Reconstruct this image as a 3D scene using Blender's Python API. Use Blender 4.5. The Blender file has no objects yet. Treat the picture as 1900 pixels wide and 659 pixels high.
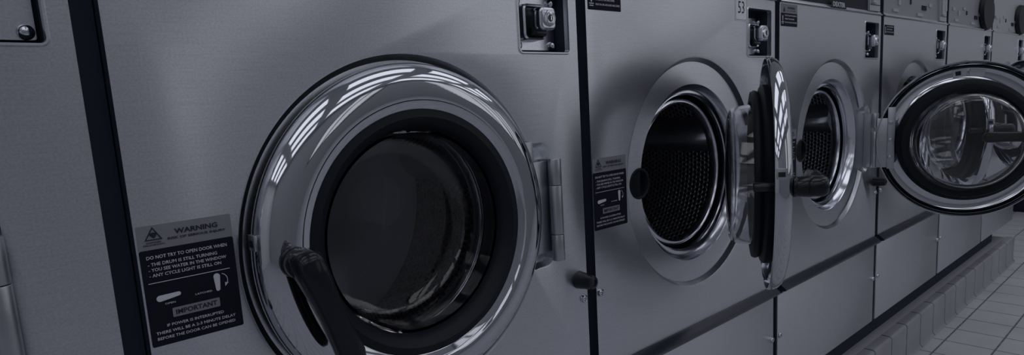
import bpy, bmesh, math, random
from mathutils import Vector, Matrix
random.seed(4)
PI = math.pi
C = bpy.context.scene.collection
PITCH = 0.70          # spacing of the machines along the row
PBASE = 0.128         # top of the tiled kerb the machines stand on
CX, CZ = 0.347, 0.81  # centre of the door in a machine
HX, HY = 0.600, -0.02 # hinge axis in a machine

# ------------------------------------------------------------------ materials
def nmat(name):
    m = bpy.data.materials.new(name); m.use_nodes = True
    nt = m.node_tree
    return m, nt, nt.nodes['Principled BSDF']
def simple(name, col, rough=.5, metal=0., spec=.5, bump=0., bscale=300., coat=0.):
    m, nt, b = nmat(name)
    b.inputs['Base Color'].default_value = (*col, 1)
    b.inputs['Roughness'].default_value = rough
    b.inputs['Metallic'].default_value = metal
    b.inputs['Specular IOR Level'].default_value = spec
    b.inputs['Coat Weight'].default_value = coat
    n = nt.nodes.new('ShaderNodeTexNoise'); n.inputs['Scale'].default_value = bscale
    tc = nt.nodes.new('ShaderNodeTexCoord'); nt.links.new(tc.outputs['Object'], n.inputs['Vector'])
    if bump:
        bp = nt.nodes.new('ShaderNodeBump'); bp.inputs['Strength'].default_value = bump
        bp.inputs['Distance'].default_value = .001
        nt.links.new(n.outputs['Fac'], bp.inputs['Height']); nt.links.new(bp.outputs['Normal'], b.inputs['Normal'])
    return m
def brushed(name, col, rough, aniso=.75, grain=.17, wob=.07):
    """stainless sheet: fine grain along the sheet and a slow unevenness of the metal"""
    m, nt, b = nmat(name)
    L = nt.links
    tc = nt.nodes.new('ShaderNodeTexCoord')
    mp = nt.nodes.new('ShaderNodeMapping'); mp.inputs['Scale'].default_value = (18, 900, 900)
    L.new(tc.outputs['Object'], mp.inputs['Vector'])
    n = nt.nodes.new('ShaderNodeTexNoise'); n.inputs['Scale'].default_value = 1; n.inputs['Detail'].default_value = 3
    L.new(mp.outputs['Vector'], n.inputs['Vector'])
    mix = nt.nodes.new('ShaderNodeMix'); mix.data_type = 'RGBA'
    lo = [c*(1-grain*2) for c in col]; hi = [min(1, c*(1+grain*2)) for c in col]
    mix.inputs[6].default_value = (*lo, 1); mix.inputs[7].default_value = (*hi, 1)
    n3 = nt.nodes.new('ShaderNodeTexNoise'); n3.inputs['Scale'].default_value = 420; n3.inputs['Detail'].default_value = 2
    L.new(tc.outputs['Object'], n3.inputs['Vector'])
    av = nt.nodes.new('ShaderNodeMath'); av.operation = 'MULTIPLY_ADD'; av.inputs[1].default_value = .6
    L.new(n3.outputs['Fac'], av.inputs[0])
    av2 = nt.nodes.new('ShaderNodeMath'); av2.operation = 'MULTIPLY'; av2.inputs[1].default_value = .4
    L.new(n.outputs['Fac'], av2.inputs[0]); L.new(av2.outputs[0], av.inputs[2])
    L.new(av.outputs[0], mix.inputs[0]); L.new(mix.outputs[2], b.inputs['Base Color'])
    b.inputs['Metallic'].default_value = 1
    b.inputs['Roughness'].default_value = rough
    b.inputs['Anisotropic'].default_value = aniso
    tg = nt.nodes.new('ShaderNodeCombineXYZ'); tg.inputs[2].default_value = 1   # grain runs level, so reflections smear upright
    L.new(tg.outputs[0], b.inputs['Tangent'])
    n2 = nt.nodes.new('ShaderNodeTexNoise'); n2.inputs['Scale'].default_value = 3.2
    mp2 = nt.nodes.new('ShaderNodeMapping'); mp2.inputs['Scale'].default_value = (1.5, 1, .55)
    L.new(tc.outputs['Object'], mp2.inputs['Vector']); L.new(mp2.outputs['Vector'], n2.inputs['Vector'])
    bp = nt.nodes.new('ShaderNodeBump'); bp.inputs['Strength'].default_value = wob; bp.inputs['Distance'].default_value = .012
    L.new(n2.outputs['Fac'], bp.inputs['Height'])
    bp2 = nt.nodes.new('ShaderNodeBump'); bp2.inputs['Strength'].default_value = .05; bp2.inputs['Distance'].default_value = .0006
    L.new(n3.outputs['Fac'], bp2.inputs['Height']); L.new(bp.outputs['Normal'], bp2.inputs['Normal'])
    L.new(bp2.outputs['Normal'], b.inputs['Normal'])
    return m
STEEL = brushed('brushed_stainless', (.58, .60, .65), .29)
STEEL_LOW = brushed('brushed_stainless_lower', (.60, .62, .67), .38)
SMOOTH = brushed('satin_steel', (.68, .70, .765), .25, aniso=0, wob=.05)
HINGEM = simple('hinge_steel', (.42, .435, .475), .34, 1, bump=.1, bscale=60)
CHROME = simple('chrome', (.53, .545, .59), .055, 1, bump=.02, bscale=14)
DULLCHROME = simple('worn_chrome', (.60, .62, .68), .16, 1, bump=.15, bscale=60)
BLACK = simple('black_plastic', (.009, .011, .018), .28, spec=.45)
BLACKGLOSS = simple('gloss_black_plastic', (.007, .009, .014), .16, spec=.3, bump=.05, bscale=20)
RUBBER = simple('black_rubber', (.008, .010, .016), .5, spec=.2, bump=.2, bscale=150)
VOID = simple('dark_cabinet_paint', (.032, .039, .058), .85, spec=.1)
DARKSTRIP = simple('dark_trim_paint', (.022, .025, .042), .3, spec=.5, bump=.1, bscale=40)
STKBLACK = simple('sticker_black', (.008, .010, .017), .7, spec=.12)
STKGREY = simple('sticker_grey', (.20, .205, .235), .5, spec=.3)
STKLIGHT = simple('sticker_print_light', (.56, .57, .63), .5, spec=.2)
STKDARK = simple('sticker_print_dark', (.02, .022, .04), .5, spec=.2)
TAG = simple('number_tag_white', (.74, .75, .80), .45, spec=.3)
CONS_DARK = simple('console_face_dark', (.022, .026, .036), .6, spec=.12)
CONS_SHEEN = simple('console_face_grey', (.22, .225, .26), .35, spec=.5)  # dark console face lightened: slanting reflection is put into the colour
CONS_PALE = simple('console_face_pale', (.36, .37, .41), .4, spec=.5)  # the chute's own tone; on a console face it is painted reflection
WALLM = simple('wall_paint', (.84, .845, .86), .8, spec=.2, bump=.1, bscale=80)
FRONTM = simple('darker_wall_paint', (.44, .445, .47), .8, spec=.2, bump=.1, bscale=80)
CEILM = simple('ceiling_tile', (.84, .845, .86), .9, spec=.1)
DARKBAND = simple('dark_base_tile', (.01, .012, .024), .6, spec=.2)

def glass_mat():
    m, nt, b = nmat('door_glass')
    b.inputs['Base Color'].default_value = (.83, .84, .87, 1)
    b.inputs['Transmission Weight'].default_value = 1
    b.inputs['Roughness'].default_value = .015
    b.inputs['IOR'].default_value = 1.48
    return m
GLASS = glass_mat()

def perforated(name, rot):
    """drum sheet with rows of round holes, laid out on the sheet's own UVs in metres"""
    m, nt, b = nmat(name); L = nt.links; N = nt.nodes
    uv = N.new('ShaderNodeUVMap')
    sep = N.new('ShaderNodeSeparateXYZ'); L.new(uv.outputs[0], sep.inputs[0])
    def M(op, a, c=None, d=None):
        n = N.new('ShaderNodeMath'); n.operation = op
        for i, v in enumerate((a, c, d)):
            if v is None: continue
            if isinstance(v, (int, float)): n.inputs[i].default_value = v
            else: L.new(v, n.inputs[i])
        return n.outputs[0]
    S = .0125
    def lattice(ou, ov):
        u = M('SUBTRACT', M('FRACT', M('ADD', M('DIVIDE', sep.outputs[0], S), ou)), .5)
        v = M('MULTIPLY', M('SUBTRACT', M('FRACT', M('ADD', M('DIVIDE', sep.outputs[1], S*1.732), ov)), .5), 1.732)
        return M('SQRT', M('ADD', M('MULTIPLY', u, u), M('MULTIPLY', v, v)))
    d = M('MINIMUM', lattice(0, 0), lattice(.5, .5))
    hole = M('LESS_THAN', d, .33)
    mix = N.new('ShaderNodeMix'); mix.data_type = 'RGBA'
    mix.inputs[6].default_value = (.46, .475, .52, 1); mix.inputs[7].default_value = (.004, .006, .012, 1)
    L.new(hole, mix.inputs[0]); L.new(mix.outputs[2], b.inputs['Base Color'])
    L.new(M('SUBTRACT', 1, hole), b.inputs['Metallic'])
    b.inputs['Roughness'].default_value = .40
    bp = N.new('ShaderNodeBump'); bp.inputs['Strength'].default_value = .6; bp.inputs['Distance'].default_value = .002
    sm = N.new('ShaderNodeMapRange'); sm.inputs[1].default_value = .28; sm.inputs[2].default_value = .46
    L.new(d, sm.inputs[0]); L.new(sm.outputs[0], bp.inputs['Height']); L.new(bp.outputs['Normal'], b.inputs['Normal'])
    return m
DRUM = perforated('perforated_drum_steel', 0)
DRUMBACK = simple('drum_back_steel', (.34, .35, .38), .42, 1, bump=.1, bscale=30)  # same steel darkened: the shade deep in the drum is in the colour
DRUMSOLID = simple('drum_steel', (.80, .82, .87), .33, 1, bump=.1, bscale=30)  # same steel lightened: light falling on the drum bands is in the colour

def tiles(name, size, base, grout, gw, phase=(0, 0), wide=None, rough=.42):
    m, nt, b = nmat(name); L = nt.links; N = nt.nodes
    tc = N.new('ShaderNodeTexCoord'); sep = N.new('ShaderNodeSeparateXYZ'); L.new(tc.outputs['Object'], sep.inputs[0])
    def M(op, a, c=None):
        n = N.new('ShaderNodeMath'); n.operation = op
        for i, v in enumerate((a, c)):
            if v is None: continue
            if isinstance(v, (int, float)): n.inputs[i].default_value = v
            else: L.new(v, n.inputs[i])
        return n.outputs[0]
    def edge(ax, ph):
        f = M('FRACT', M('DIVIDE', M('SUBTRACT', sep.outputs[ax], ph), size))
        return M('MULTIPLY', M('MINIMUM', f, M('SUBTRACT', 1, f)), size)   # distance to the nearest joint
    dx = edge(0, phase[0])
    if phase[1] is None: d = dx
    else:
        dy = edge(1, phase[1])
        if wide: dy = M('SUBTRACT', dy, wide)
        d = M('MINIMUM', dx, dy)
    nz = N.new('ShaderNodeTexNoise'); nz.inputs['Scale'].default_value = 35; nz.inputs['Detail'].default_value = 6
    L.new(tc.outputs['Object'], nz.inputs['Vector'])
    dn = M('ADD', d, M('MULTIPLY', M('SUBTRACT', nz.outputs['Fac'], .5), .0035))
    mr = N.new('ShaderNodeMapRange'); mr.inputs[1].default_value = gw*.5; mr.inputs[2].default_value = gw*1.1
    L.new(dn, mr.inputs[0])
    nz2 = N.new('ShaderNodeTexNoise'); nz2.inputs['Scale'].default_value = 5; nz2.inputs['Detail'].default_value = 8
    L.new(tc.outputs['Object'], nz2.inputs['Vector'])
    var = N.new('ShaderNodeMix'); var.data_type = 'RGBA'
    var.inputs[6].default_value = (*[c*.75 for c in base], 1); var.inputs[7].default_value = (*[c*1.25 for c in base], 1)
    L.new(nz2.outputs['Fac'], var.inputs[0])
    mix = N.new('ShaderNodeMix'); mix.data_type = 'RGBA'
    mix.inputs[6].default_value = (*grout, 1); L.new(var.outputs[2], mix.inputs[7]); L.new(mr.outputs[0], mix.inputs[0])
    L.new(mix.outputs[2], b.inputs['Base Color'])
    b.inputs['Roughness'].default_value = rough
    bp = N.new('ShaderNodeBump'); bp.inputs['Strength'].default_value = .5; bp.inputs['Distance'].default_value = .002
    L.new(mr.outputs[0], bp.inputs['Height']); L.new(bp.outputs['Normal'], b.inputs['Normal'])
    return m
FLOORM = tiles('quarry_tile_floor', .155, (.50, .51, .55), (.12, .125, .15), .0035, (.122, -.085))
CURBM = tiles('kerb_tile', .155, (.27, .275, .31), (.03, .033, .045), .0034, (.0, None), rough=.24)
LEDGEM = simple('rough_mortar', (.31, .315, .345), .85, spec=.2, bump=1., bscale=120)

# ------------------------------------------------------------------ mesh helpers
def nb(): return bmesh.new()
def obj(name, bm, mats, parent=None, smooth=35, loc=None, recalc=True):
    me = bpy.data.meshes.new(name)
    if recalc: bmesh.ops.recalc_face_normals(bm, faces=bm.faces[:])
    bm.to_mesh(me); bm.free()
    if not isinstance(mats, (list, tuple)): mats = [mats]
    for m in mats: me.materials.append(m)
    if smooth:
        me.shade_smooth(); me.set_sharp_from_angle(angle=math.radians(smooth))
    o = bpy.data.objects.new(name, me); C.objects.link(o)
    if parent: o.parent = parent
    if loc is not None: o.location = loc
    return o
def box(bm, x0, x1, y0, y1, z0, z1, mi=0, bev=0, seg=2):
    vs = [bm.verts.new((x, y, z)) for x in (x0, x1) for y in (y0, y1) for z in (z0, z1)]
    fs = [bm.faces.new([vs[i] for i in q]) for q in ((0,1,3,2),(4,6,7,5),(0,4,5,1),(2,3,7,6),(0,2,6,4),(1,5,7,3))]
    for f in fs: f.material_index = mi
    if bev:
        es = list({e for f in fs for e in f.edges})
        r = bmesh.ops.bevel(bm, geom=es, offset=bev, segments=seg, profile=.5, affect='EDGES')
        for f in r['faces']: f.material_index = mi
def lathe(bm, prof, cx=0., cz=0., n=96, mi=0, closed=False, a0=0., a1=2*PI, axis='y', cy=0.):
    """revolve (r, y) about the y axis through (cx, cz); mats by segment if mi is a list"""
    full = abs(a1-a0-2*PI) < 1e-6
    m = n if full else n+1
    rings = []
    for i in range(m):
        a = a0+(a1-a0)*i/n; ca, sa = math.cos(a), math.sin(a)
        row = []
        for r, y in prof:
            if axis == 'y': p = (cx+r*ca, y, cz+r*sa)
            elif axis == 'z': p = (cx+r*ca, cy+r*sa, y+cz)
            else: p = (y+cx, cy+r*ca, cz+r*sa)
            row.append(bm.verts.new(p))
        rings.append(row)
    K = len(prof)
    for i in range(n):
        A, B = rings[i], rings[(i+1) % m]
        for j in range(K if closed else K-1):
            k = (j+1) % K
            f = bm.faces.new((A[j], A[k], B[k], B[j]))
            f.material_index = mi[j] if isinstance(mi, list) else mi
    bmesh.ops.remove_doubles(bm, verts=bm.verts[:], dist=1e-6)
    return rings
def cyl(bm, p0, p1, r0, r1=None, n=24, mi=0, bev=0):
    """capped cylinder or cone between two points, ends optionally rounded"""
    p0, p1 = Vector(p0), Vector(p1); r1 = r0 if r1 is None else r1
    d = (p1-p0); L = d.length; q = d.to_track_quat('Z', 'Y')
    prof = [(0, 0)]
    if bev: prof += [(r0-bev, 0), (r0-bev*.3, bev*.3), (r0, bev), (r1, L-bev), (r1-bev*.3, L-bev*.3), (r1-bev, L)]
    else: prof += [(r0, 0), (r1, L)]
    prof += [(0, L)]
    rows = []
    for i in range(n):
        a = 2*PI*i/n
        rows.append([bm.verts.new(p0 + q @ Vector((r*math.cos(a), r*math.sin(a), z))) for r, z in prof])
    vs = [v for r in rows for v in r]
    for i in range(n):
        A, B = rows[i], rows[(i+1) % n]
        for j in range(len(prof)-1):
            f = bm.faces.new((A[j], A[j+1], B[j+1], B[j])); f.material_index = mi
    bmesh.ops.remove_doubles(bm, verts=vs, dist=1e-6)
def rrect(x0, x1, z0, z1, r, n=6):
    pts = []
    for cx, cz, a in ((x1-r, z1-r, 0), (x0+r, z1-r, 90), (x0+r, z0+r, 180), (x1-r, z0+r, 270)):
        for i in range(n+1):
            t = math.radians(a+90*i/n); pts.append((cx+r*math.cos(t), cz+r*math.sin(t)))
    return pts
def circle(cx, cz, r, n=96): return [(cx+r*math.cos(2*PI*i/n), cz+r*math.sin(2*PI*i/n)) for i in range(n)]
def _mesh_from(cu):
    o = bpy.data.objects.new('tmp', cu); C.objects.link(o)
    bpy.context.view_layer.update()
    dg = bpy.context.evaluated_depsgraph_get(); e = o.evaluated_get(dg)
    me = bpy.data.meshes.new_from_object(e)
    bpy.data.objects.remove(o); bpy.data.curves.remove(cu)
    return me
def add_mesh(bm, me, M=Matrix(), mi=0):
    me.transform(M); n0 = len(bm.faces); bm.from_mesh(me)
    bm.faces.ensure_lookup_table()
    for f in bm.faces[n0:]: f.material_index = mi
    bpy.data.meshes.remove(me)
XZ = Matrix(((1, 0, 0, 0), (0, 0, -1, 0), (0, 1, 0, 0), (0, 0, 0, 1)))   # u,v,w -> x, -w, z
def plate(bm, loops, y, th=0., bev=0., mi=0):
    """sheet in the x-z plane at y (its front), first loop outer, others holes"""
    cu = bpy.data.curves.new('tmp', 'CURVE'); cu.dimensions = '2D'; cu.fill_mode = 'BOTH'
    for lp in loops:
        s = cu.splines.new('POLY'); s.points.add(len(lp)-1); s.use_cyclic_u = True
        for p, (u, v) in zip(s.points, lp): p.co = (u, v, 0, 1)
    cu.extrude = max(th/2-bev, 0); cu.bevel_depth = bev; cu.bevel_resolution = 2; cu.offset = -bev
    add_mesh(bm, _mesh_from(cu), Matrix.Translation((0, y+th/2, 0)) @ XZ, mi)
def text(bm, s, x0, x1, z, cap, y, mi=0, bold=.0, align='C'):
    """lettering on the x-z plane, squeezed between x0 and x1, centred on height z"""
    cu = bpy.data.curves.new('tmp', 'FONT'); cu.body = s; cu.size = 1; cu.resolution_u = 2; cu.offset = bold; cu.fill_mode = 'FRONT'
    me = _mesh_from(cu)
    xs = [v.co.x for v in me.vertices]; ys = [v.co.y for v in me.vertices]
    w = max(xs)-min(xs); h = max(ys)-min(ys)
    M = Matrix.Translation(((x0+x1)/2, y, z)) @ XZ @ Matrix.Diagonal(((x1-x0)/w, cap/h, 1, 1)) @ Matrix.Translation((-(max(xs)+min(xs))/2, -(max(ys)+min(ys))/2, 0))
    add_mesh(bm, me, M, mi)
def prism(bm, prof, x0, x1, mi=0, cap=True):
    """extrude a (y, z) outline along x"""
    A = [bm.verts.new((x0, y, z)) for y, z in prof]; B = [bm.verts.new((x1, y, z)) for y, z in prof]
    n = len(prof)
    for i in range(n):
        f = bm.faces.new((A[i], A[(i+1) % n], B[(i+1) % n], B[i])); f.material_index = mi
    if cap:
        bm.faces.new(A).material_index = mi; bm.faces.new(B[::-1]).material_index = mi
def tag(o, label=None, cat=None, group=None, kind=None):
    if label: o['label'] = label
    if cat: o['category'] = cat
    if group: o['group'] = group
    if kind: o['kind'] = kind
    return o

# ------------------------------------------------------------------ shared part meshes (in machine coordinates)
X0, X1 = .012, .688            # side edges of a machine's front sheets
ZB, ZT, ZS = .205, 1.178, .487 # bottom, top of front, top of the dark strip
def surround_outline(grow=0., n=180):
    """door surround: a circle that runs out into a rounded pocket for the hinge on the right"""
    R = .239+grow
    pts = []
    zt, zb, xr, rc = .103+grow, -.104-grow, .266+grow, .018
    at = math.asin(zt/R)*.985; ab = math.asin(-zb/R)*.985
    m = 150
    for i in range(m+1):
        a = at+(2*PI-ab-at)*i/m; pts.append((R*math.cos(a), R*math.sin(a)))
    # lower fillet, corner, right side, corner
    ex = R*math.cos(ab)
    pts += [(ex+.006, zb-.001+.0), (ex+.014, zb)]
    for i in range(7):
        t = math.radians(270+90*i/6); pts.append((xr-rc+rc*math.cos(t), zb+rc+rc*math.sin(t)))
    for i in range(7):
        t = math.radians(0+90*i/6); pts.append((xr-rc+rc*math.cos(t), zt-rc+rc*math.sin(t)))
    pts += [(ex+.014, zt), (ex+.006, zt+.001)]
    return [(CX+u, CZ+v) for u, v in pts]
def grow_rr(g, r=.007): return rrect(.556-g, .6685+g, 1.050-g, 1.157+g, r+g)
def bm_front():
    bm = nb()
    o0 = surround_outline(0); o1 = surround_outline(-.0025); o2 = surround_outline(-.008)
    plate(bm, [rrect(X0, X1, ZS, ZT, .004), o0, grow_rr(.002)], 0.)
    # folded side edges
    for x in (X0, X1):
        v = [bm.verts.new(p) for p in ((x, 0, ZS), (x, .02, ZS), (x, .02, ZT), (x, 0, ZT))]; bm.faces.new(v)
    v = [bm.verts.new(p) for p in ((X0, 0, ZT), (X0, .02, ZT), (X1, .02, ZT), (X1, 0, ZT))]; bm.faces.new(v)
    # pressed step down into the surround
    loops = [(o0, 0), (o1, .0008), (o2, .0085), (surround_outline(-.010), .010)]
    prev = None
    for lp, y in loops:
        vs = [bm.verts.new((u, y, w)) for u, w in lp]
        if prev:
            for i in range(len(vs)): bm.faces.new((prev[i], prev[(i+1) % len(vs)], vs[(i+1) % len(vs)], vs[i]))
        prev = vs
    plate(bm, [surround_outline(-.010), opening_outline()], .010)
    # rolled edge of the coin slide opening
    prev = None
    for g, y, r in ((.002, 0, .007), (.0005, -.0022, .007), (-.0015, -.002, .007), (-.002, .001, .007), (-.002, .008, .007)):
        vs = [bm.verts.new((u, y, w)) for u, w in rrect(.556-g, .6685+g, 1.050-g, 1.157+g, r+g)]
        if prev:
            for i in range(len(vs)): bm.faces.new((prev[i], prev[(i+1) % len(vs)], vs[(i+1) % len(vs)], vs[i]))
        prev = vs
    bmesh.ops.remove_doubles(bm, verts=bm.verts[:], dist=1e-5)
    return bm
def opening_outline(r=.184, n=110):
    """round opening with the bite for the latch at its left"""
    cx, cz, q = .1600-CX, .001, .029
    d = abs(cx); a = math.acos((d*d+r*r-q*q)/(2*d*r)); b = math.acos((d*d+q*q-r*r)/(2*d*q))
    pts = []
    for i in range(n+1):
        t = -(PI-a)+2*(PI-a)*i/n; pts.append((r*math.cos(t), r*math.sin(t)))
    for i in range(1, 24):
        t = b+(2*PI-2*b)*i/24; pts.append((cx+q*math.cos(t), cz+q*math.sin(t)))
    return [(CX+u, CZ+v) for u, v in pts]
def bm_opening_ring():
    bm = nb()
    lathe(bm, [(.184, .010), (.1825, .013), (.181, .022), (.176, .029), (.168, .0305), (.165, .029), (.163, .031), (.1635, .037)], CX, CZ, n=110, a0=-PI+.165, a1=PI-.165)
    return bm
def bm_inner_lip():
    bm = nb()
    lathe(bm, [(.160, .046), (.152, .040), (.148, .040), (.146, .043), (.147, .060)], CX, CZ)
    return bm
def bm_tub_front():
    bm = nb()
    lathe(bm, [(.1635, .037), (.170, .05), (.160, .046)], CX, CZ)
    lathe(bm, [(.147, .060), (.18, .072), (.30, .078)], CX, CZ)
    lathe(bm, [(.1845, .0105), (.215, .030), (.33, .034)], CX, CZ)
    return bm
def bm_cabinet():
    bm = nb()
    for x0, x1 in ((X0+.001, X0+.004), (X1-.004, X1-.001)): box(bm, x0, x1, .003, .74, .20, 1.36)
    box(bm, X0+.004, X1-.004, .735, .74, .20, 1.36)
    box(bm, X0+.004, X1-.004, .006, .735, .20, .203)
    box(bm, X0+.004, X1-.004, .06, .735, 1.345, 1.35)
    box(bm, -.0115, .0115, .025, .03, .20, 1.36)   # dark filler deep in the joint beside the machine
    return bm
def bm_drum():
    bm = nb(); uvl = bm.loops.layers.uv.new('UVMap')
    R, y0, y1, n = .270, .085, .53, 128
    # perforated band and solid edge bands
    bands = [(y0, y0+.03, 1), (y0+.03, .405, 0), (.405, .409, 2), (.409, y1, 1)]
    for a, b, mi in bands:
        for i in range(n):
            t0, t1 = 2*PI*i/n, 2*PI*(i+1)/n
            vs = [bm.verts.new((CX+R*math.cos(t), y, CZ+R*math.sin(t))) for t, y in ((t0, a), (t1, a), (t1, b), (t0, b))]
            f = bm.faces.new(vs); f.material_index = mi
            # solid strips under the lifters
            for lp, (t, y) in zip(f.loops, ((t0, a), (t1, a), (t1, b), (t0, b))): lp[uvl].uv = (t*R, y)
    # front cone to the lip and the back disc
    rows = [(.149, .058), (.153, .062), (.20, .074), (R, y0)]
    for j in range(len(rows)-1):
        for i in range(n):
            t0, t1 = 2*PI*i/n, 2*PI*(i+1)/n; (ra, ya), (rb, yb) = rows[j], rows[j+1]
            vs = [bm.verts.new((CX+r*math.cos(t), y, CZ+r*math.sin(t))) for r, t, y in ((ra, t0, ya), (ra, t1, ya), (rb, t1, yb), (rb, t0, yb))]
            bm.faces.new(vs).material_index = 1
    rows = [(R, y1), (.17, y1), (.15, y1-.012), (.0001, y1-.012)]
    for j in range(len(rows)-1):
        for i in range(n):
            t0, t1 = 2*PI*i/n, 2*PI*(i+1)/n; (ra, ya), (rb, yb) = rows[j], rows[j+1]
            vs = [bm.verts.new((CX+r*math.cos(t), y, CZ+r*math.sin(t))) for r, t, y in ((ra, t0, ya), (ra, t1, ya), (rb, t1, yb), (rb, t0, yb))]
            f = bm.faces.new(vs); f.material_index = 3
            for lp, (r, t) in zip(f.loops, ((ra, t0), (ra, t1), (rb, t1), (rb, t0))): lp[uvl].uv = (r*math.cos(t), r*math.sin(t))
    bmesh.ops.remove_doubles(bm, verts=bm.verts[:], dist=1e-6)
    return bm
def bm_lifter(ang):
    bm = nb()
    a = math.radians(ang)
    prof = [(-.045, .264), (-.032, .247), (-.014, .226), (0, .221), (.014, .226), (.032, .247), (.045, .264)]
    A = []
    for y, k in ((.11, .6), (.14, 1), (.37, 1), (.40, .6)):
        row = []
        for u, r in prof:
            r2 = .266-(.266-r)*k
            row.append(bm.verts.new((CX+r2*math.cos(a)-u*math.sin(a), y, CZ+r2*math.sin(a)+u*math.cos(a))))
        A.append(row)
    for i in range(3):
        for j in range(len(prof)-1): bm.faces.new((A[i][j], A[i][j+1], A[i+1][j+1], A[i+1][j]))
    bm.faces.new(A[0]); bm.faces.new(A[3][::-1])
    return bm
def bm_socket():
    """black cup beside the opening that the latch pin enters"""
    bm = nb()
    lathe(bm, [(.0300, .0098), (.0298, .0088), (.0275, .0080), (.0255, .0092), (.0245, .016), (.0235, .034), (0.0001, .036)], .160, .811, n=40)
    return bm
# ---- door: everything relative to the hinge axis
def D(x): return x-HX
def bm_door_ring():
    bm = nb()
    prof = [(.2235, -.0005), (.2245, -.003), (.2238, -.011), (.2205, -.0185), (.2145, -.0245), (.2070, -.0285), (.200, -.0305), (.196, -.0310),
            (.178, -.0310), (.1762, -.0303), (.175, -.0280), (.172, -.0265), (.166, -.0255), (.1645, -.0245), (.1635, -.018),
            (.1660, -.018), (.168, -.023), (.180, -.0280), (.196, -.0285), (.2055, -.0262), (.2125, -.0222), (.2178, -.0165), (.2208, -.010), (.2215, -.0005)]
    lathe(bm, [(r, y-HY) for r, y in prof], D(CX), 0, n=160, closed=True)
    return bm
def bm_gasket():
    bm = nb()
    prof = [(.1640, -.0245), (.1640, -.022), (.1655, -.020), (.170, -.014), (.1735, -.004), (.1735, .005), (.169, .0095), (.163, .011), (.160, .0125), (.1625, .015), (.1635, .020), (.161, .0255),
            (.152, .027), (.144, .026), (.140, .020), (.1385, .0), (.1385, -.008), (.145, -.020), (.154, -.0265)]
    lathe(bm, [(r, y-HY) for r, y in prof], D(CX), 0, n=128, closed=True)
    return bm
def bm_glass():
    bm = nb()
    prof = [(.1382, -.006), (.1378, .020), (.1355, .045), (.1335, .056), (.129, .0635), (.121, .0675), (.105, .0700), (.0001, .0735),
            (.0001, .0690), (.104, .0655), (.119, .0635), (.1255, .0600), (.1290, .054), (.1310, .044), (.1335, .020), (.1340, -.006)]
    lathe(bm, [(r, y-HY) for r, y in prof], D(CX), 0, n=112, closed=False)
    # close the front edge of the bowl
    return bm
def bm_leaf(strap=True):
    """hinge leaf from the knuckles to the back of the ring"""
    bm = nb()
    box(bm, -.050, -.004, .010, .0135, -.076, .072, bev=.001)
    for z in (.058, .006, -.046): cyl(bm, (-.040, .0100, z), (-.040, .0185, z), .0062, .0062, 16, bev=.0015)
    box(bm, -.052, -.032, .0135, .0162, -.080, .104, bev=.0012)
    return bm
def bm_barrel(z0, z1):
    bm = nb(); cyl(bm, (0, 0, z0), (0, 0, z1), .0105, None, 28, bev=.0012); return bm
def bm_fixed_leaf():
    bm = nb()
    box(bm, HX-.004, HX+.0035, -.020, .010, .722, .884, bev=.001)
    return bm
PIV = (.160, .811)
def bm_lever():
    """drop handle: hub standing off the ring, grip hanging from it (modelled pointing to +x, origin at the pivot)"""
    bm = nb()
    yb = -.0310
    cyl(bm, (0, yb, 0), (0, yb-.006, 0), .0180, .0175, 32, bev=.001)
    cyl(bm, (0, yb-.004, 0), (0, -.060, 0), .0165, .0185, 32, bev=.001)
    # grip: rounded-rectangle sections lofted along x
    secs = [(-.0195, .002, .006, -.066), (-.0185, .0075, .0115, -.0655), (-.0145, .0135, .0165, -.066), (-.006, .0170, .0195, -.067), (.010, .0170, .0198, -.068), (.035, .0152, .0172, -.070),
            (.065, .0142, .0150, -.073), (.095, .0150, .0140, -.0745), (.115, .0158, .0135, -.075), (.124, .0140, .0120, -.075), (.130, .0090, .0080, -.075), (.1315, .003, .003, -.075)]
    n = 28; prev = None
    for x, hz, hy, yc in secs:
        ring = []
        for i in range(n):
            a = 2*PI*i/n; c, s = math.cos(a), math.sin(a)
            e = .62
            ring.append(bm.verts.new((x, yc+hy*math.copysign(abs(s)**e, s), hz*math.copysign(abs(c)**e, c))))
        if prev:
            for i in range(n): bm.faces.new((prev[i], prev[(i+1) % n], ring[(i+1) % n], ring[i]))
        else: bm.faces.new(ring[::-1])
        prev = ring
    bm.faces.new(prev)
    return bm
def bm_pin():
    bm = nb()
    x = D(PIV[0]); z = PIV[1]-CZ
    cyl(bm, (x, -.033-HY, z), (x, -.006-HY, z), .013, .012, 24, bev=.001)
    cyl(bm, (x, -.008-HY, z), (x, .031-HY, z), .0085, .0085, 24, bev=.0025)
    return bm
def bm_strike():
    """small slotted plate let into the rim beside the handle"""
    bm = nb(); x = D(CX)-.2222
    box(bm, x-.0030, x+.0010, .0002, .0175, .018, .036, 0, .0008)
    box(bm, x-.0034, x+.0012, .0040, .0150, .022, .030, 1)
    return bm
# ---- coin slide
def bm_coin_box():
    bm = nb()
    lp = rrect(.557, .6675, 1.051, 1.156, .007); prev = None
    for y in (.002, .036):
        vs = [bm.verts.new((u, y, w)) for u, w in lp]
        if prev:
            for i in range(len(vs)): bm.faces.new((prev[i], prev[(i+1) % len(vs)], vs[(i+1) % len(vs)], vs[i]))
        prev = vs
    bm.faces.new(prev)
    return bm
def bm_coin_plate():
    bm = nb()
    plate(bm, [rrect(.5585, .6640, 1.057, 1.141, .003), rrect(.5785, .6205, 1.0745, 1.1225, .006)], .029, .004, .0006)
    # raised bezel round the slide opening
    prev = None
    for g, y in ((.0040, .029), (.0030, .008), (.001, .005), (-.0010, .007), (-.0015, .030)):
        vs = [bm.verts.new((u, y, w)) for u, w in rrect(.5785-g, .6205+g, 1.0745-g, 1.1225+g, .006+g)]
        if prev:
            for i in range(len(vs)): bm.faces.new((prev[i], prev[(i+1) % len(vs)], vs[(i+1) % len(vs)], vs[i]))
        prev = vs
    return bm
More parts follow.
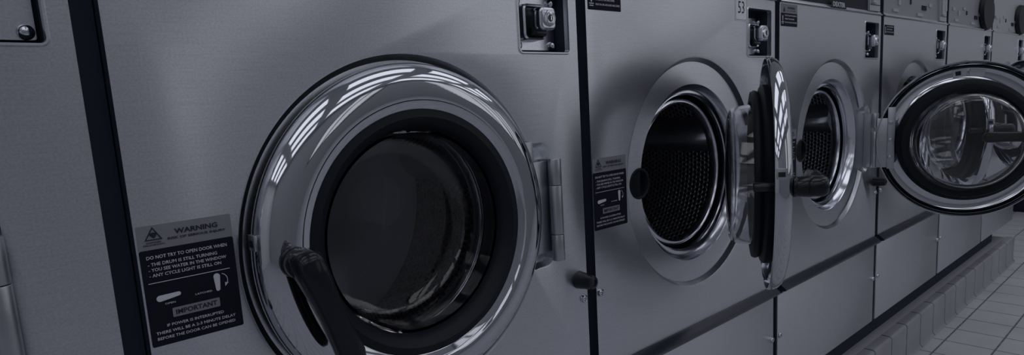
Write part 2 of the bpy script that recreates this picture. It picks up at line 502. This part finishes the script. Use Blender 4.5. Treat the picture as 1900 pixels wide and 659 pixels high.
def bm_coin_slide():
    bm = nb()
    box(bm, .5800, .6190, .010, .034, 1.0760, 1.1210, bev=.002)
    box(bm, .588, .6185, .000, .011, 1.077, 1.090, bev=.002)
    return bm
def bm_screw(x, z, y=.029, r=.0072):
    bm = nb()
    prof = [(0.0001, y-.0082), (r*.5, y-.0078), (r*.85, y-.0058), (r, y-.0025), (r, y+.0005)]
    if 0: prof = [(0.0001, y-.0062), (r*.45, y-.0058), (r*.78, y-.0042), (r*.97, y-.0015), (r, y+.001)]
    lathe(bm, prof, x, z, n=24)
    return bm
LKX, LKZ = .6075, 1.1010
def bm_lock():
    bm = nb()
    plate(bm, [rrect(LKX-.0175, LKX+.0165, LKZ-.0175, LKZ+.0175, .008)], -.016, .030, .004)
    cyl(bm, (LKX, -.014, LKZ), (LKX, -.0195, LKZ), .0128, .0118, 32, bev=.001)
    return bm
def bm_keyhole():
    bm = nb()
    lathe(bm, [(.0056, -.0194), (.0050, -.0200), (.0001, -.0199)], LKX, LKZ, n=24, mi=0)
    box(bm, LKX-.0006, LKX+.0016, -.0210, -.0198, LKZ-.0034, LKZ+.0034, 1)
    return bm
# ---- stickers
def lever_icon(pts_wide, pts_narrow, rw, rn):
    (ax, az), (bx, bz) = pts_wide, pts_narrow
    d = math.atan2(bz-az, bx-ax); out = []
    for i in range(13):
        t = d+PI/2+PI*i/12; out.append((ax+rw*math.cos(t), az+rw*math.sin(t)))
    for i in range(13):
        t = d-PI/2+PI*i/12; out.append((bx+rn*math.cos(t), bz+rn*math.sin(t)))
    return out
def bm_warning():
    """materials: 0 black, 1 grey, 2 light print, 3 dark print"""
    bm = nb(); x, z = .014, .745; k = .001; y = -.0004; yp = -.0008; q = -.0011
    S = lambda u, v: (x+u*k, z+v*k)
    plate(bm, [rrect(x, x+.0925, z+.1015, z+.127, .001)], y+.0001, mi=1)
    plate(bm, [rrect(x, x+.0925, z, z+.102, .002)], y, mi=0)
    def T(s, u0, u1, v, cap, mi=2, bold=.01): text(bm, s, x+u0*k, x+u1*k, z+v*k, cap*k, yp, mi, bold)
    T('WARNING', 35, 78, 117.5, 5.6, 3, .03); T('RISK OF SERIOUS INJURY', 28, 86, 110.6, 3.3, 3, .03)
    tri = [S(6.5, 111.5), S(23.5, 111.5), S(15, 125.5)]
    tin = [S(8.6, 112.7), S(21.4, 112.7), S(15, 123.2)]
    plate(bm, [tri, tin], yp, mi=3)
    hand = [S(11.2, 117.5), S(13, 119.4), S(15.2, 119.6), S(18.4, 119), S(18.6, 117.2), S(17, 114.6), S(15.6, 113.6), S(14, 114.4)]
    plate(bm, [hand], yp, mi=3)
    for v, a, b in ((109.2, 8, 22), (106.8, 5, 25)): T('DANGER' if v > 108 else 'PELIGROSO', a, b, v, 1.5, 3, .03)
    T('DO NOT TRY TO OPEN DOOR WHEN', 6, 85, 94, 3.6)
    T('- THE DRUM IS STILL TURNING', 6.5, 74, 86.8, 3.4)
    T('- YOU SEE WATER IN THE WINDOW', 6.5, 83, 81, 3.4)
    T('- ANY CYCLE LIGHT IS STILL ON', 6.5, 77, 75.2, 3.4)
    plate(bm, [[S(4.5, 67), S(85, 67), S(85, 67.7), S(4.5, 67.7)]], yp, mi=2)
    plate(bm, [lever_icon(S(13, 50), S(31, 51.5), .0033, .0022)], yp, mi=2)
    T('OPEN', 17, 27, 43.5, 1.9)
    plate(bm, [lever_icon(S(70.5, 61), S(70.5, 47), .0034, .0022)], yp, mi=2)
    T('LATCHED', 47, 64, 46.5, 1.9)
    ao, ai = [], []
    for i in range(15):
        t = math.radians(78-115*i/14); ao.append(S(74.5+7.2*math.cos(t), 55.5+8.0*math.sin(t))); ai.append(S(74.5+6.5*math.cos(t), 55.5+7.3*math.sin(t)))
    plate(bm, [ao+ai[::-1]], yp, mi=2)
    plate(bm, [[S(78.2, 48.3), S(82.2, 52.2), S(78.3, 52.8)]], yp, mi=2)
    plate(bm, [rrect(x+.023, x+.0705, z+.0275, z+.0375, .0012)], yp, mi=1)
    text(bm, 'IMPORTANT', x+.026, x+.0675, z+.0325, .0055, q, 3, .03)
    T('IF POWER IS INTERRUPTED', 16, 73, 20.5, 3.0)
    T('THERE WILL BE A 2-3 MINUTE DELAY', 5, 85, 14, 3.1)
    T('BEFORE THE DOOR CAN BE OPENED', 5.6, 84, 8, 3.0)
    return bm
def bm_caution(head=True):
    bm = nb(); x, z = .018, 1.123; k = .001
    if head:
        plate(bm, [rrect(x, x+.088, z+.0305, z+.0525, .001)], -.0003, mi=1)
        plate(bm, [[(x+.010, z+.034), (x+.023, z+.034), (x+.0165, z+.047)]], -.0008, mi=3)
        text(bm, 'WARNING', x+.034, x+.074, z+.0435, .0055, -.0008, 3, .02)
        text(bm, 'RISK OF INJURY', x+.028, x+.080, z+.0365, .0026, -.0008, 3, .02)
    plate(bm, [rrect(x, x+.088, z, z+.031, .002)], -.0004, mi=0)
    text(bm, 'DO NOT ALLOW CHILDREN TO', x+.020, x+.084, z+.0255, .0034, -.0008, 2, .02)
    text(bm, 'OPERATE THE MACHINE', x+.020, x+.070, z+.0175, .0034, -.0008, 2, .02)
    text(bm, 'PLAY IN OR AROUND MACHINE', x+.020, x+.084, z+.0095, .0034, -.0008, 2, .02)
    plate(bm, [lever_icon((x+.009, z+.023), (x+.009, z+.014), .0022, .0016)], -.0008, mi=2)
    for v, w in ((.0095, .006), (.006, .005)):
        plate(bm, [rrect(x+.009-w, x+.009+w, z+v, z+v+.0016, .0003)], -.0008, mi=2)
    return bm
def bm_strip():
    """dark moulding across the machine: leans out and turns under"""
    bm = nb()
    prof = [(.002, .487), (-.004, .4865), (-.019, .4745), (-.0205, .4715), (-.019, .4685), (-.012, .468), (-.006, .460), (.002, .458), (.012, .458), (.012, .487)]
    prism(bm, prof, X0+.002, X1-.004)
    return bm
def bm_lower(screwed=True):
    bm = nb()
    box(bm, X0, X1, 0, .012, ZB-.005, .4585, bev=.0012)
    return bm
def bm_bolt(x, z, r=.0075):
    bm = nb()
    lathe(bm, [(.0001, -.0022), (r*.38, -.0022), (r*.42, -.0050), (r*.55, -.0054), (r*.82, -.0046), (r, -.0018), (r, .0005)], x, z, n=24)
    return bm
def bm_stop(x, z):
    bm = nb()
    lathe(bm, [(.0155, .0005), (.0150, -.004), (.0120, -.030), (.0108, -.034), (.0060, -.0355), (.0058, -.033), (.0001, -.033)], x, z, n=32)
    return bm
# ---- console above the front
def yz(v): return .004+.02*v  # console face leans back: y for a height v above ZT
def cplate(bm, u0, u1, v0, v1, lift, mi, r=.001):
    """thin plate on the leaning console face"""
    vs = []
    for u, v in ((u0, v0), (u1, v0), (u1, v1), (u0, v1)): vs.append((u, yz(v)-lift, ZT+v))
    f = bm.faces.new([bm.verts.new(p) for p in vs]); f.material_index = mi
def bm_console():
    bm = nb()
    prof = [(yz(.010), ZT+.010), (yz(.20), ZT+.20), (.30, ZT+.20), (.30, ZT+.002), (.004, ZT+.002)]
    prism(bm, prof, X0+.002, X1-.002)
    return bm
def bm_console_lip():
    bm = nb()
    prism(bm, [(-.003, ZT+.0005), (-.0045, ZT+.003), (-.003, ZT+.0055), (.001, ZT+.006), (.0005, ZT+.0075), (.002, ZT+.011), (.012, ZT+.011), (.012, ZT+.0005)], X0, X1)
    return bm
def bm_chute():
    """pale upright coin chute at the right of the console"""
    bm = nb()
    def blk(u0, u1, v0, v1, d, mi=0):
        p = [(u, yz(v)-dd, ZT+v) for u in (u0, u1) for dd in (0, d) for v in (v0, v1)]
        vs = [bm.verts.new(q) for q in p]
        for q in ((0,1,3,2),(4,6,7,5),(0,4,5,1),(2,3,7,6),(0,2,6,4),(1,5,7,3)): bm.faces.new([vs[i] for i in q]).material_index = mi
    blk(.588, .672, .012, .195, .006)
    blk(.598, .628, .034, .190, .012); blk(.640, .664, .050, .190, .010)
    blk(.590, .668, .0285, .0305, .0068, 1)
    return bm
def bm_badge():
    bm = nb()
    p = [(.300, .0035), (.402, .0035), (.402, .0235), (.300, .0235)]
    f = bm.faces.new([bm.verts.new((u, yz(v)-.009, ZT+v)) for u, v in p]); f.material_index = 0
    me_bm = nb(); text(me_bm, 'DEXTER', .310, .392, .0135, .0125, 0, 1, .03)
    me = bpy.data.meshes.new('t'); me_bm.to_mesh(me); me_bm.free()
    for v in me.vertices: v.co.y = yz(v.co.z)-.0095; v.co.z += ZT
    add_mesh(bm, me, Matrix(), 1)
    return bm
BUTTONS = [(u, .040, .006, .016, 0) for u in (.395, .408, .421, .434)] + [(.10, .020, .05, .010, 1), (.34, .018, .06, .010, 1), (.07, .060, .035, .012, 1), (.47, .055, .03, .012, 1), (.27, .052, .008, .016, 0), (.15, .044, .02, .02, 1), (.22, .070, .03, .01, 1)]
def bm_button(u, v, w, h):
    bm = nb()
    p = [(x, yz(q)-d, ZT+q) for x in (u, u+w) for d in (0, .003) for q in (v, v+h)]
    vs = [bm.verts.new(q) for q in p]
    for q in ((0,1,3,2),(4,6,7,5),(0,4,5,1),(2,3,7,6),(0,2,6,4),(1,5,7,3)): bm.faces.new([vs[i] for i in q])
    return bm
def bm_lid():
    """dark oval lid of the soap tray standing open on the console"""
    bm = nb()
    n = 48; R0, R1 = [], []
    for i in range(n):
        a = 2*PI*i/n
        u = .100*math.cos(a)*(1+.06*math.sin(a)); v = .076*math.sin(a)
        for lst, d, s in ((R0, 0, 1.), (R1, -.014, .93)):
            lst.append(bm.verts.new((.560+u*s, -.0005+d, ZT+.074+v*s)))
    for i in range(n): bm.faces.new((R0[i], R0[(i+1) % n], R1[(i+1) % n], R1[i]))
    bm.faces.new(R0); bm.faces.new(R1[::-1])
    box(bm, .650, .684, -.010, .012, ZT+.055, ZT+.070, bev=.002)
    return bm
def bm_plinth(x1=X1+.012):
    bm = nb(); box(bm, X0-.012, x1, .030, .70, PBASE+.0005, .200); return bm

MESH = {}
def part(key, name, fn, mats, parent, smooth=35, loc=(0, 0, -PBASE)):
    """a part as an object of its own; repeats share mesh data"""
    if key in MESH:
        o = bpy.data.objects.new(name, MESH[key]); C.objects.link(o); o.parent = parent; o.location = loc
        return o
    o = obj(name, fn(), mats, parent, smooth, loc); MESH[key] = o.data
    return o
STK = [STKBLACK, STKGREY, STKLIGHT, STKDARK]
def tape_y(r): return -.0275 if r < .197 else -.0265
def machine(k, label, angle=0., lever=-72., top='caution', warn=True, number=False, console='grey', lid=False, Lshift=0., sink=0., tapes=False):
    r = bpy.data.objects.new('washing_machine', None); C.objects.link(r); r.location = (k*PITCH, 0, PBASE)
    tag(r, label, 'washing machine', 'row of front-loading washing machines')
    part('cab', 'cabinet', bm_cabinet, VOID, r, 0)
    part('front', 'front_panel', bm_front, STEEL, r, 30)
    part('oring', 'opening_ring', bm_opening_ring, DULLCHROME, r, 40)
    part('lip', 'drum_lip', bm_inner_lip, DULLCHROME, r, 40)
    part('tub', 'tub_front', bm_tub_front, RUBBER, r)
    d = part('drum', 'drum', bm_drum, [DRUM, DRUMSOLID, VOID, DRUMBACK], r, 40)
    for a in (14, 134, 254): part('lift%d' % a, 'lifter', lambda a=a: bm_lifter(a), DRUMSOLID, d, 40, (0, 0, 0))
    part('sock', 'latch_socket', bm_socket, RUBBER, r)
    part('low', 'lower_panel', bm_lower, STEEL_LOW, r, 30)
    part('strip', 'moulding_strip', bm_strip, DARKSTRIP, r, 30)
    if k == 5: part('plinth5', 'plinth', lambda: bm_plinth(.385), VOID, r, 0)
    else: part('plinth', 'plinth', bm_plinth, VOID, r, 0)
    for i, (x, z) in enumerate(((.0215, .632), (.677, .632), (.0215, .347), (.678, .347))):
        part('bolt%d' % i, 'bolt', lambda x=x, z=z: bm_bolt(x, z), DULLCHROME, r)
    part('stop', 'door_stop', lambda: bm_stop(.667, .668), BLACK, r)
    # coin slide
    cb = part('cbox', 'coin_slide', bm_coin_box, VOID, r)
    part('cplate', 'mounting_plate', bm_coin_plate, SMOOTH, cb, 30, (0, 0, 0))
    part('cslide', 'slide', bm_coin_slide, BLACKGLOSS, cb, 30, (0, 0, 0))
    part('clock', 'lock', bm_lock, DULLCHROME, cb, 35, (0, 0, 0))
    part('ckey', 'keyhole', bm_keyhole, [BLACK, SMOOTH], cb, 35, (0, 0, 0))
    for i, (x, z) in enumerate(((.5790, 1.0645), (.6555, 1.0645), (.5790, 1.1315), (.6555, 1.1315))):
        part('cs%d' % i, 'screw', lambda x=x, z=z: bm_screw(x, z), DULLCHROME, cb, 40, (0, 0, 0))
    # console
    cf = {'dark': CONS_DARK, 'grey': CONS_SHEEN, 'pale': CONS_PALE}[console]
    cn = part('cons'+console, 'console', bm_console, cf, r, 0)
    part('clip', 'console_trim', bm_console_lip, SMOOTH, cn, 30, (0, 0, 0))
    if console != 'pale': part('chute', 'coin_chute', bm_chute, [CONS_PALE, CONS_DARK], cn, 0, (0, 0, 0))
    if console == 'dark': tag(part('badge', 'name_badge', bm_badge, [CONS_DARK, STKLIGHT], cn, 0, (0, 0, 0)), 'dark badge with pale lettering')
    else:
        for i, (u, v, w_, h_, mi) in enumerate(BUTTONS):
            part('btn%d' % i, 'button', lambda u=u, v=v, w_=w_, h_=h_: bm_button(u, v, w_, h_), STKDARK if mi == 0 else CONS_PALE, cn, 0, (0, 0, 0))
    if lid: part('lid', 'soap_tray_lid', bm_lid, RUBBER, cn, 30, (0, 0, 0))
    # stickers
    if warn: part('warn', 'warning_sticker', bm_warning, STK, r, 0)
    if top == 'caution': part('caut', 'caution_sticker', bm_caution, STK, r, 0)
    elif top == 'plain': part('cautp', 'caution_sticker', lambda: bm_caution(False), STK, r, 0)
    if number:
        def nbm():
            bm = nb()
            plate(bm, [rrect(.502, .554, 1.126, 1.176, .005)], -.0008, .0012, .0003, 0)
            plate(bm, [rrect(.504, .552, 1.128, 1.174, .004), rrect(.5048, .5512, 1.1288, 1.1732, .0035)], -.0011, mi=1)
            text(bm, '53', .514, .541, 1.155, .026, -.0012, 1, .0)
            return bm
        tag(part('num', 'number_tag', nbm, [TAG, STKDARK], r, 0), 'white tag numbered 53')
    # hinge fixed to the machine
    fl = part('fleaf', 'hinge', bm_fixed_leaf, HINGEM, r, 30)
    for i, (a, b) in enumerate(((-.090, -.047), (.033, .075))):
        part('bar%d' % i, 'knuckle', lambda a=a, b=b: bm_barrel(a, b), HINGEM, fl, 40, (HX, HY, CZ))
    # door
    dr = part('ring', 'door', bm_door_ring, CHROME, r, 40, (HX, HY, CZ-PBASE))
    dr.rotation_euler = (0, 0, math.radians(angle))
    if Lshift or sink:
        t = math.radians(angle); dr.location.x += Lshift*math.cos(t); dr.location.y += Lshift*math.sin(t); dr.location.z -= sink
    part('gask', 'gasket', bm_gasket, RUBBER, dr, 40, (0, 0, 0))
    part('glass', 'window_bowl', bm_glass, GLASS, dr, 40, (0, 0, 0))
    part('leaf', 'hinge_leaf', bm_leaf, HINGEM, dr, 30, (-Lshift, 0, 0) if Lshift else (0, 0, 0))
    part('bar2', 'hinge_knuckle', lambda: bm_barrel(-.0465, .0325), HINGEM, dr, 40, (-Lshift, 0, 0) if Lshift else (0, 0, 0))
    part('pin', 'latch_pin', bm_pin, BLACK, dr, 40, (0, 0, 0))
    part('strike', 'strike_plate', bm_strike, [HINGEM, BLACK], dr, 30, (0, 0, 0))
    lv = part('lever', 'door_handle', bm_lever, BLACKGLOSS, dr, 45, (D(PIV[0]), -HY, PIV[1]-CZ))
    lv.rotation_euler = (0, math.radians(-lever), 0)
    if tapes:
        for a0, a1, m_ in ((92, 103, STKLIGHT), (80, 90, STKLIGHT), (82, 86, STKDARK)):
            bm = nb()
            for q in range(4):
                b0, b1 = math.radians(a0+(a1-a0)*q/4), math.radians(a0+(a1-a0)*(q+1)/4)
                yy = .0010 if m_ is STKDARK else .0005
                r0_, r1_ = (.186, .198) if m_ is STKDARK else (.181, .203)
                vs = [bm.verts.new((D(CX)+rr*math.cos(t), -HY+tape_y(rr)+yy, rr*math.sin(t))) for rr, t in ((r0_, b0), (r0_, b1), (r1_, b1), (r1_, b0))]
                bm.faces.new(vs)
            obj('paper_tape', bm, m_, dr, 0, (0, 0, 0))
    return r

machine(-1, 'steel washing machine at the far left of the photo, only its right edge in view', warn=True)
machine(0, 'steel washing machine with round chrome door shut, black handle hanging down, drum behind glass')
machine(1, 'steel washing machine numbered 53, its door ajar and seen edge-on, dark drum opening', angle=30.5, lever=0, number=True, console='dark')
machine(2, 'steel washing machine with dark console, its door swung wide open showing the clear glass bowl', angle=114, lever=0, warn=True, console='dark', Lshift=.026, sink=.012, tapes=True)
machine(3, 'steel washing machine with a black caution sticker, mostly hidden behind the wide-open glass door', angle=30, lever=0, top='plain', console='grey')
machine(4, 'steel washing machine with a dark oval soap lid raised on its grey console', angle=40, lever=0, top=None, console='grey', lid=True)
machine(5, 'last steel washing machine of the row at right, with a pale console', top=None, console='pale', lid=True)

# ------------------------------------------------------------------ setting
def struct(name, bm, mats, smooth=0):
    o = obj(name, bm, mats, None, smooth); o['kind'] = 'structure'; return o
XL, XR, YF, YB, H = -3.2, 5.64, -3.4, .80, 2.75
bm = nb(); box(bm, XL, XR, YF, YB, -.05, 0); struct('floor', bm, FLOORM)
bm = nb(); box(bm, XL, XR, YF, YB, H, H+.05); struct('ceiling', bm, CEILM)
bm = nb(); box(bm, XL, XR, YB, YB+.1, 0, H); struct('wall_back', bm, WALLM)
bm = nb(); box(bm, XL-.1, XL, YF, YB, 0, H); struct('wall_left', bm, WALLM)
bm = nb()
box(bm, XR, XR+.1, YF, YB, 0, .75); box(bm, XR, XR+.1, YF, YB, 2.45, H); box(bm, XR, XR+.1, -2.55, YB, .75, 2.45); box(bm, XR, XR+.1, YF, -3.3, .75, 2.45)
struct('wall_right', bm, WALLM)
bm = nb()
for y0, y1, z0, z1 in ((-3.3, -3.25, .75, 2.45), (-2.6, -2.55, .75, 2.45), (-3.25, -2.6, .75, .80), (-3.25, -2.6, 2.40, 2.45)): box(bm, XR+.02, XR+.07, y0, y1, z0, z1)
struct('window_4', bm, DARKSTRIP)  # frame of an unseen opening, added so daylight brightens the steel reflections
bm = nb(); box(bm, XR-.015, XR, YF, YB, 0, .16); struct('baseboard_right', bm, DARKBAND)  # dark band for an unidentified dark area at the aisle's end
# front wall; unseen windows placed so bright bands streak the steel fronts
WIN = [(1.50, 2.14), (2.90, 4.10), (4.22, 5.5)]
wz0, wz1 = .75, 2.45
bm = nb()
box(bm, XL, XR, YF-.1, YF, 0, wz0); box(bm, XL, XR, YF-.1, YF, wz1, H)
xs = [XL]+[v for w in WIN for v in w]+[XR]
for i in range(0, len(xs), 2): box(bm, xs[i], xs[i+1], YF-.1, YF, wz0, wz1)
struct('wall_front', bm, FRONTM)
for i, (a, b) in enumerate(WIN):
    bm = nb()
    for x0, x1, z0, z1 in ((a, a+.05, wz0, wz1), (b-.05, b, wz0, wz1), (a+.05, b-.05, wz0, wz0+.05), (a+.05, b-.05, wz1-.05, wz1), ((a+b)/2-.02, (a+b)/2+.02, wz0+.05, wz1-.05)):
        box(bm, x0, x1, YF-.07, YF-.01, z0, z1)
    struct('window_%d' % (i+1), bm, DARKSTRIP)
# tiled kerb with rounded nosing and cove foot
kx0, kx1 = XL+.001, 4.055
bm = nb()
prof = [(-.046, .0008), (-.0425, .003), (-.038, .009), (-.036, .018), (-.036, .118), (-.0345, .1235), (-.031, .127), (-.026, .128), (-.002, .128), (-.002, .0008)]
prism(bm, prof, kx0, kx1)
struct('trim_1', bm, CURBM, 40)
bm = nb(); box(bm, kx0, kx1-.02, -.002, .72, .0008, .1278); struct('trim_2', bm, LEDGEM)

# ceiling lights
EM, nt, b = nmat('fluorescent_panel')
b.inputs['Base Color'].default_value = (.3, .31, .36, 1)
b.inputs['Emission Color'].default_value = (.98, .99, 1.05, 1); b.inputs['Emission Strength'].default_value = 1.25
LIGHTS = [(x, y) for x in (-2.3, -.7, .9, 2.5, 4.1) for y in (-.55, -1.6, -2.65)]
for i, (x, y) in enumerate(LIGHTS):
    t = bpy.data.objects.new('ceiling_light', None); C.objects.link(t); t.location = (x, y, H)
    tag(t, 'long fluorescent ceiling light above the laundry aisle', 'ceiling light', 'ceiling lights')
    bm = nb()
    for q in ((-.62, .62, -.32, -.30), (-.62, .62, .30, .32), (-.62, -.60, -.30, .30), (.60, .62, -.30, .30)): box(bm, *q, -.06, -.0005)
    obj('frame', bm, CEILM, t, 0)
    bm = nb(); box(bm, -.60, .60, -.30, .30, -.05, -.03); obj('diffuser', bm, EM, t, 0)

# daylight beyond the unseen windows
w = bpy.data.worlds.new('World'); bpy.context.scene.world = w; w.use_nodes = True
bg = w.node_tree.nodes['Background']; bg.inputs[0].default_value = (.98, .99, 1.05, 1); bg.inputs[1].default_value = .72

# ------------------------------------------------------------------ camera
yaw, pitch, roll = .729372, -.153845, -.0588335
f = Vector((math.sin(yaw)*math.cos(pitch), math.cos(yaw)*math.cos(pitch), math.sin(pitch)))
r0 = Vector((math.cos(yaw), -math.sin(yaw), 0)); u0 = r0.cross(f)
c, s = math.cos(roll), math.sin(roll)
r = c*r0+s*u0; u = -s*r0+c*u0
M = Matrix(((r.x, u.x, -f.x, -.1241), (r.y, u.y, -f.y, -.7237), (r.z, u.z, -f.z, .9705), (0, 0, 0, 1)))
cd = bpy.data.cameras.new('camera'); cam = bpy.data.objects.new('camera', cd); C.objects.link(cam)
cam.matrix_world = M
cd.sensor_width = 36; cd.lens = 36*1182.22/1900; cd.shift_y = (380.81-329.5)/1900
cd.clip_start = .02; cd.clip_end = 60
sc = bpy.context.scene; sc.camera = cam
sc.view_settings.view_transform = 'Standard'; sc.view_settings.look = 'None'
sc.view_settings.gamma = 1; sc.view_settings.use_curve_mapping = False
sc.view_settings.exposure = -.1
sc.cycles.use_denoising = True
sc.cycles.max_bounces = 10; sc.cycles.transmission_bounces = 10; sc.cycles.glossy_bounces = 6
